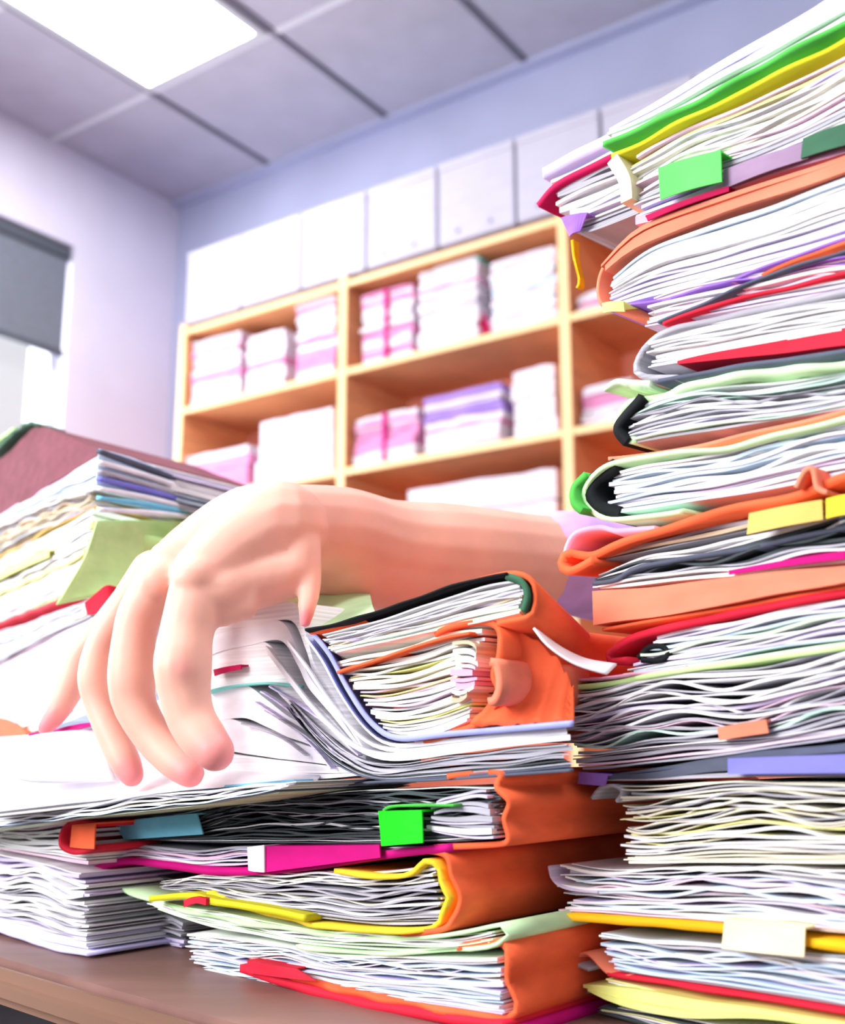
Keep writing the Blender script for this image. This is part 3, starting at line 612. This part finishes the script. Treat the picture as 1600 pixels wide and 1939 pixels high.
sheets('pages', t, Face(240, .62, 40), [(215, 1640), (270, 1650), (345, 1668)], [(215, 1772), (270, 1782), (345, 1796)], 14, [GY, GY, DK, WH, LV], wave=.0013, fill=.75, N=10, depth=.08)
t = lfile('sheaf of thin sheets projecting left below the white spread', 60, 1560, Face(165, .512, 50), 'paper_file', 'file')
sheets('pages', t, Face(165, .512, 50), [(-120, 1556), (0, 1540), (120, 1524), (350, 1499), (560, 1482)], [(-120, 1584), (0, 1570), (120, 1553), (350, 1528), (520, 1502)], 6, [WH, WH, GY, IV, GRP, BL], wave=.001, fill=.78, N=20, depth=.08)

# ------------------------------------------------------------------ the high pile at the left, behind the hand
FU = Face(185, .64, 31, tilt=-.16, yaw=-6)
def ufile(label, x, y): return thing('document_folder', label, 'folder', FU.pt(*FU.uz(x, y)), 'files in the left pile')
GU = dict(depth=.16)
t = ufile('white file with orange lower corner at the bottom of the high left pile', 60, 1370)
sheets('pages', t, FU, [(-18, 1272), (0, 1262), (90, 1212), (190, 1160)], [(-18, 1401), (0, 1398), (90, 1376), (190, 1340)], 6, [WH, WH, WHC, BL], wave=0.00032, fill=.97, N=14, **GU)
sheets('orange_corner', t, FU, [(-18, 1354), (-10, 1352), (30, 1368), (66, 1388)], [(-18, 1442), (-10, 1440), (20, 1420), (60, 1398)], 2, [ORG, SAL], v0=-.004, depth=.03, N=8)
t = ufile('file of pale mixed papers under the crimson folder, left pile', 60, 1250)
sheets('pages', t, FU, [(-18, 1200), (0, 1192), (90, 1160), (165, 1130)], [(-18, 1268), (0, 1258), (90, 1208), (170, 1170)], 8, MXP, wave=0.00052, fill=.82, N=14, **GU)
t = ufile('crimson red folder under the lime green one, left pile', 160, 1160)
ribbon('cover', t, FU, [(-18, 1192), (0, 1184), (110, 1144), (175, 1118), (190, 1112), (196, 1130), (194, 1158)], .0034, RED, v0=-.003, v1=.14, crumple=.0004)
patch('folded_end', [[(160, 1142, .60), (185, 1120, .595), (205, 1108, .59), (240, 1118, .60)], [(165, 1165, .60), (190, 1160, .592), (215, 1150, .59), (240, 1140, .60)]], RED, t, .0012)
t = ufile('lime green folder with its smooth side facing the hand, left pile', 200, 1130)
sheets('pages', t, FU, [(-18, 1069), (0, 1060), (90, 1010), (175, 962)], [(-18, 1184), (0, 1176), (90, 1138), (150, 1112)], 9, [WH]*5+[YP, GRP, LV], wave=0.00056, fill=.84, N=14, depth=.15)
ribbon('cover', t, FU, [(-18, 1188), (0, 1180), (100, 1142), (160, 1118), (178, 1060), (190, 992)], .0018, LIM, v0=-.001, v1=.17)
patch('side_flap', [[(185, 986, .615), (260, 985, .66), (330, 986, .70), (400, 990, .74)], [(160, 1060, .605), (240, 1060, .655), (320, 1060, .70), (400, 1060, .74)], [(108, 1146, .60), (180, 1130, .62), (250, 1135, .66), (330, 1150, .70)]], LIM, t, .0012)
tab('lemon_strip', t, FU, [(-20, 1092), (92, 1042), (92, 1056), (-20, 1108)], LYEL, v=-.003)
t = ufile('ragged file of buff and gilt-edged papers below the mauve folder', 60, 1080)
sheets('pages', t, FU, [(-18, 999), (0, 988), (90, 950), (165, 930)], [(-18, 1061), (0, 1052), (90, 1002), (172, 955)], 8, [WH, GY, BRP, LV, IV, GLD and TAN], wave=0.00072, fill=.72, N=14, jit=.006, **GU)
t = ufile('file of blue and white sheets spreading right behind the wrist', 250, 980)
sheets('pages', t, FU, [(-18, 979), (0, 970), (100, 910), (192, 852)], [(-18, 1002), (0, 992), (100, 948), (185, 925)], 5, [BL, LV, WH, GY], wave=0.00032, fill=.9, N=14, depth=.19)
patch('white_sheet_side', [[(190, 850, .61), (260, 870, .66), (340, 905, .71), (430, 940, .76)], [(186, 885, .61), (260, 905, .66), (340, 930, .71), (450, 962, .77)], [(184, 925, .61), (260, 945, .66), (340, 962, .71), (450, 985, .77)]], BL, t, .001)
for k, (y0, y1, m) in enumerate(((852, 946, SLT), (872, 952, WHC), (890, 966, GY), (904, 972, BLU), (922, 980, WHC), (940, 984, SKY), (962, 986, WHC))):
    patch('sheet_edge', [[(196, y0, .600), (300, y0*.55+y1*.45-6, .672), (440, y1, .748)], [(194, y0+8, .600), (300, y0*.55+y1*.45+3, .672), (440, y1+5, .748)]], m, t, .004, 10, 2)
t = ufile('mauve brown folder lying on top of the left pile, its spine outward', 90, 930)
sheets('cover', t, FU, [(-18, 877), (0, 862), (32, 832), (65, 806), (120, 826), (190, 850)], [(-18, 994), (0, 984), (60, 942), (100, 914), (150, 880), (192, 854)], 1, [MAU], fill=1, wave=0.00008, N=20, depth=.12)
ribbon('grey_top_edge', t, FU, [(-18, 867), (0, 852), (35, 818), (62, 802), (75, 806)], .0022, DGR, v0=-.003, v1=.02)
ribbon('green_top_edge', t, FU, [(-18, 849), (0, 835), (30, 812)], .0024, LIM, v0=-.002, v1=.02)
# filler file that carries the high left pile on the desk
t = thing('paper_file', 'thick white paper file at the foot of the high left pile', 'file', P(100, 1560, .72))
FX = Face(150, .66, 31)
sheets('pages', t, FX, [(-18, 1415), (0, 1412), (90, 1400), (190, 1390)], [(-18, 1586), (0, 1590), (90, 1610), (190, 1630)], 8, WHP, depth=.15, N=6, fill=.95)

# ------------------------------------------------------------------ the person: hand, forearm, sleeve
def unit_ball(ns=14, nr=8):
    v = [Vector((0, 0, 1))]
    for i in range(1, nr):
        for j in range(ns):
            a = math.pi*i/nr; b = 2*math.pi*j/ns; v.append(Vector((math.sin(a)*math.cos(b), math.sin(a)*math.sin(b), math.cos(a))))
    v.append(Vector((0, 0, -1))); f = []
    for j in range(ns):
        k = (j+1) % ns; f.append((0, 1+j, 1+k)); f.append((len(v)-1, 1+(nr-2)*ns+k, 1+(nr-2)*ns+j))
        for i in range(nr-2): f.append((1+i*ns+j, 1+(i+1)*ns+j, 1+(i+1)*ns+k, 1+i*ns+k))
    return v, f
BV, BF = unit_ball()
def chain(acc, pts, m=7):            # (x, y, Y, radius in px)
    q = [(*P(x, y, Y), r*Y/FPX*1.02) for x, y, Y, r in pts]
    n = max(1, (len(q)-1)*m)
    for i in range(n+1):
        c = cr(q, i/n); k = len(acc[0]); cc = Vector(c[:3])
        acc[0].extend([v*c[3]+cc for v in BV]); acc[1].extend([tuple(x+k for x in f) for f in BF])
FLUSH = []
def organic(name, build, m, parent, voxel=.0014, sm=5):
    acc = ([], []); build(acc); off = OFF[parent.name]
    me = bpy.data.meshes.new(name); me.from_pydata([tuple(v-off) for v in acc[0]], [], acc[1])
    o = bpy.data.objects.new(name, me); COL.objects.link(o)
    r = o.modifiers.new('r', 'REMESH'); r.mode = 'VOXEL'; r.voxel_size = voxel; r.use_smooth_shade = True
    s = o.modifiers.new('s', 'SMOOTH'); s.factor = .6; s.iterations = sm
    dg = bpy.context.evaluated_depsgraph_get(); dg.update()
    me2 = bpy.data.meshes.new_from_object(o.evaluated_get(dg)); bpy.data.objects.remove(o)
    me2.materials.clear(); me2.materials.append(m); me2.name = name
    me2.polygons.foreach_set('use_smooth', [True]*len(me2.polygons))
    at = me2.color_attributes.new('flush', 'FLOAT_COLOR', 'POINT'); vals = []
    for v in me2.vertices:
        g = 0
        for c, rr in FLUSH:
            d = (v.co+off-c).length/rr
            if d < 1: g = max(g, .75*(1-d*d)**2)
        vals += [g, g, g, 1]
    at.data.foreach_set('color', vals)
    o = bpy.data.objects.new(name, me2); COL.objects.link(o); o.parent = parent; OFF[o.name] = off
    return o
SKIN = mat('skin', '#f4b8a4', .5, .07, 40, bump=.10, spec=.3, sss=.2)
nt = SKIN.node_tree; mx = nt.nodes.new('ShaderNodeMix'); mx.data_type = 'RGBA'; ca = nt.nodes.new('ShaderNodeVertexColor'); ca.layer_name = 'flush'
ramp = [x for x in nt.nodes if x.type == 'VALTORGB'][0]
nt.links.new(ca.outputs['Color'], mx.inputs[0]); nt.links.new(ramp.outputs['Color'], mx.inputs[6]); mx.inputs[7].default_value = lin('#e0607a')+(1,)
nt.links.new(mx.outputs[2], nt.nodes['Principled BSDF'].inputs['Base Color'])
for x, y, Y, r in ((412, 1432, .455, 75), (362, 1470, .478, 65), (250, 1470, .508, 60), (86, 1378, .55, 70), (579, 1176, .474, 45),
                   (345, 1262, .445, 55), (358, 1100, .447, 60), (248, 1290, .475, 45), (180, 1285, .505, 35), (298, 1098, .468, 50)):
    FLUSH.append((P(x, y, Y), r*Y/FPX))
def hand(bm):
    chain(bm, [(388, 1085, .482, 62), (366, 1150, .472, 54), (352, 1205, .468, 52), (346, 1258, .464, 55), (350, 1310, .464, 49), (362, 1360, .463, 45), (384, 1396, .460, 43), (408, 1424, .455, 36)])      # index
    chain(bm, [(330, 1075, .500, 56), (270, 1155, .498, 44), (254, 1205, .496, 41), (249, 1280, .494, 45), (256, 1335, .493, 40), (288, 1392, .490, 36), (330, 1438, .484, 34), (360, 1464, .478, 27)])   # middle
    chain(bm, [(290, 1085, .525, 44), (226, 1168, .525, 34), (190, 1225, .524, 29), (178, 1282, .522, 31), (188, 1335, .520, 27), (212, 1390, .516, 29), (236, 1440, .511, 28), (250, 1468, .508, 22)])   # ring
    chain(bm, [(280, 1095, .550, 36), (205, 1182, .552, 30), (156, 1240, .554, 28), (136, 1292, .554, 29), (112, 1342, .552, 23), (86, 1378, .55, 15)])     # little
    chain(bm, [(572, 1020, .496, 36), (582, 1080, .490, 28), (585, 1120, .485, 22), (581, 1152, .480, 17), (578, 1180, .478, 11)])   # thumb
    # back of the hand : knuckles to wrist
    chain(bm, [(388, 1092, .482, 64), (450, 1045, .492, 84), (520, 1005, .50, 92), (535, 1000, .508, 88)])
    chain(bm, [(330, 1088, .502, 56), (410, 1030, .515, 70), (500, 990, .528, 74), (560, 993, .535, 76)])
    chain(bm, [(292, 1100, .528, 42), (370, 1045, .54, 60), (470, 985, .55, 66), (570, 985, .555, 68)])
    chain(bm, [(404, 1130, .476, 50), (450, 1110, .484, 54), (510, 1094, .488, 52), (556, 1080, .490, 46), (560, 1040, .494, 46)])      # heel of the thumb
    for x, y, Y in ((366, 1100, .470), (306, 1098, .490)): chain(bm, [(x, y, Y, 42), (x+14, y-10, Y+.006, 46)], 3)        # knuckles
    for k in range(3): chain(bm, [(424+k*22, 1168-k*7, .474+.002*k, 20), (436+k*22, 1120-k*6, .476+.002*k, 24)], 5)          # folds of the thumb web
    # forearm
    chain(bm, [(540, 1000, .52, 84), (640, 1012, .55, 92), (730, 1040, .575, 96), (850, 1052, .60, 100), (1000, 1062, .64, 90), (1130, 1070, .68, 88), (1180, 1074, .70, 88)], 18)
    chain(bm, [(590, 1020, .545, 84), (650, 1052, .56, 88), (720, 1072, .575, 90), (800, 1080, .59, 86), (880, 1068, .61, 84)], 18)
pn = thing('person', 'bare forearm and hand reaching over the piles, fingers pressing white papers, sleeve lilac', 'person', P(600, 1300, .56))
organic('body', hand, SKIN, pn)
SLV_M = mat('lilac_sleeve_cloth', '#d4adf2', .8, .15, 60, bump=.3)
def sleeve(bm): chain(bm, [(1062, 1064, .652, 96), (1072, 1065, .656, 99), (1130, 1072, .68, 104), (1250, 1085, .73, 116), (1400, 1105, .80, 126), (1560, 1120, .88, 128), (1650, 900, .95, 132), (1700, 700, 1.0, 140)])
organic('sleeve', sleeve, SLV_M, pn, .003, 4)
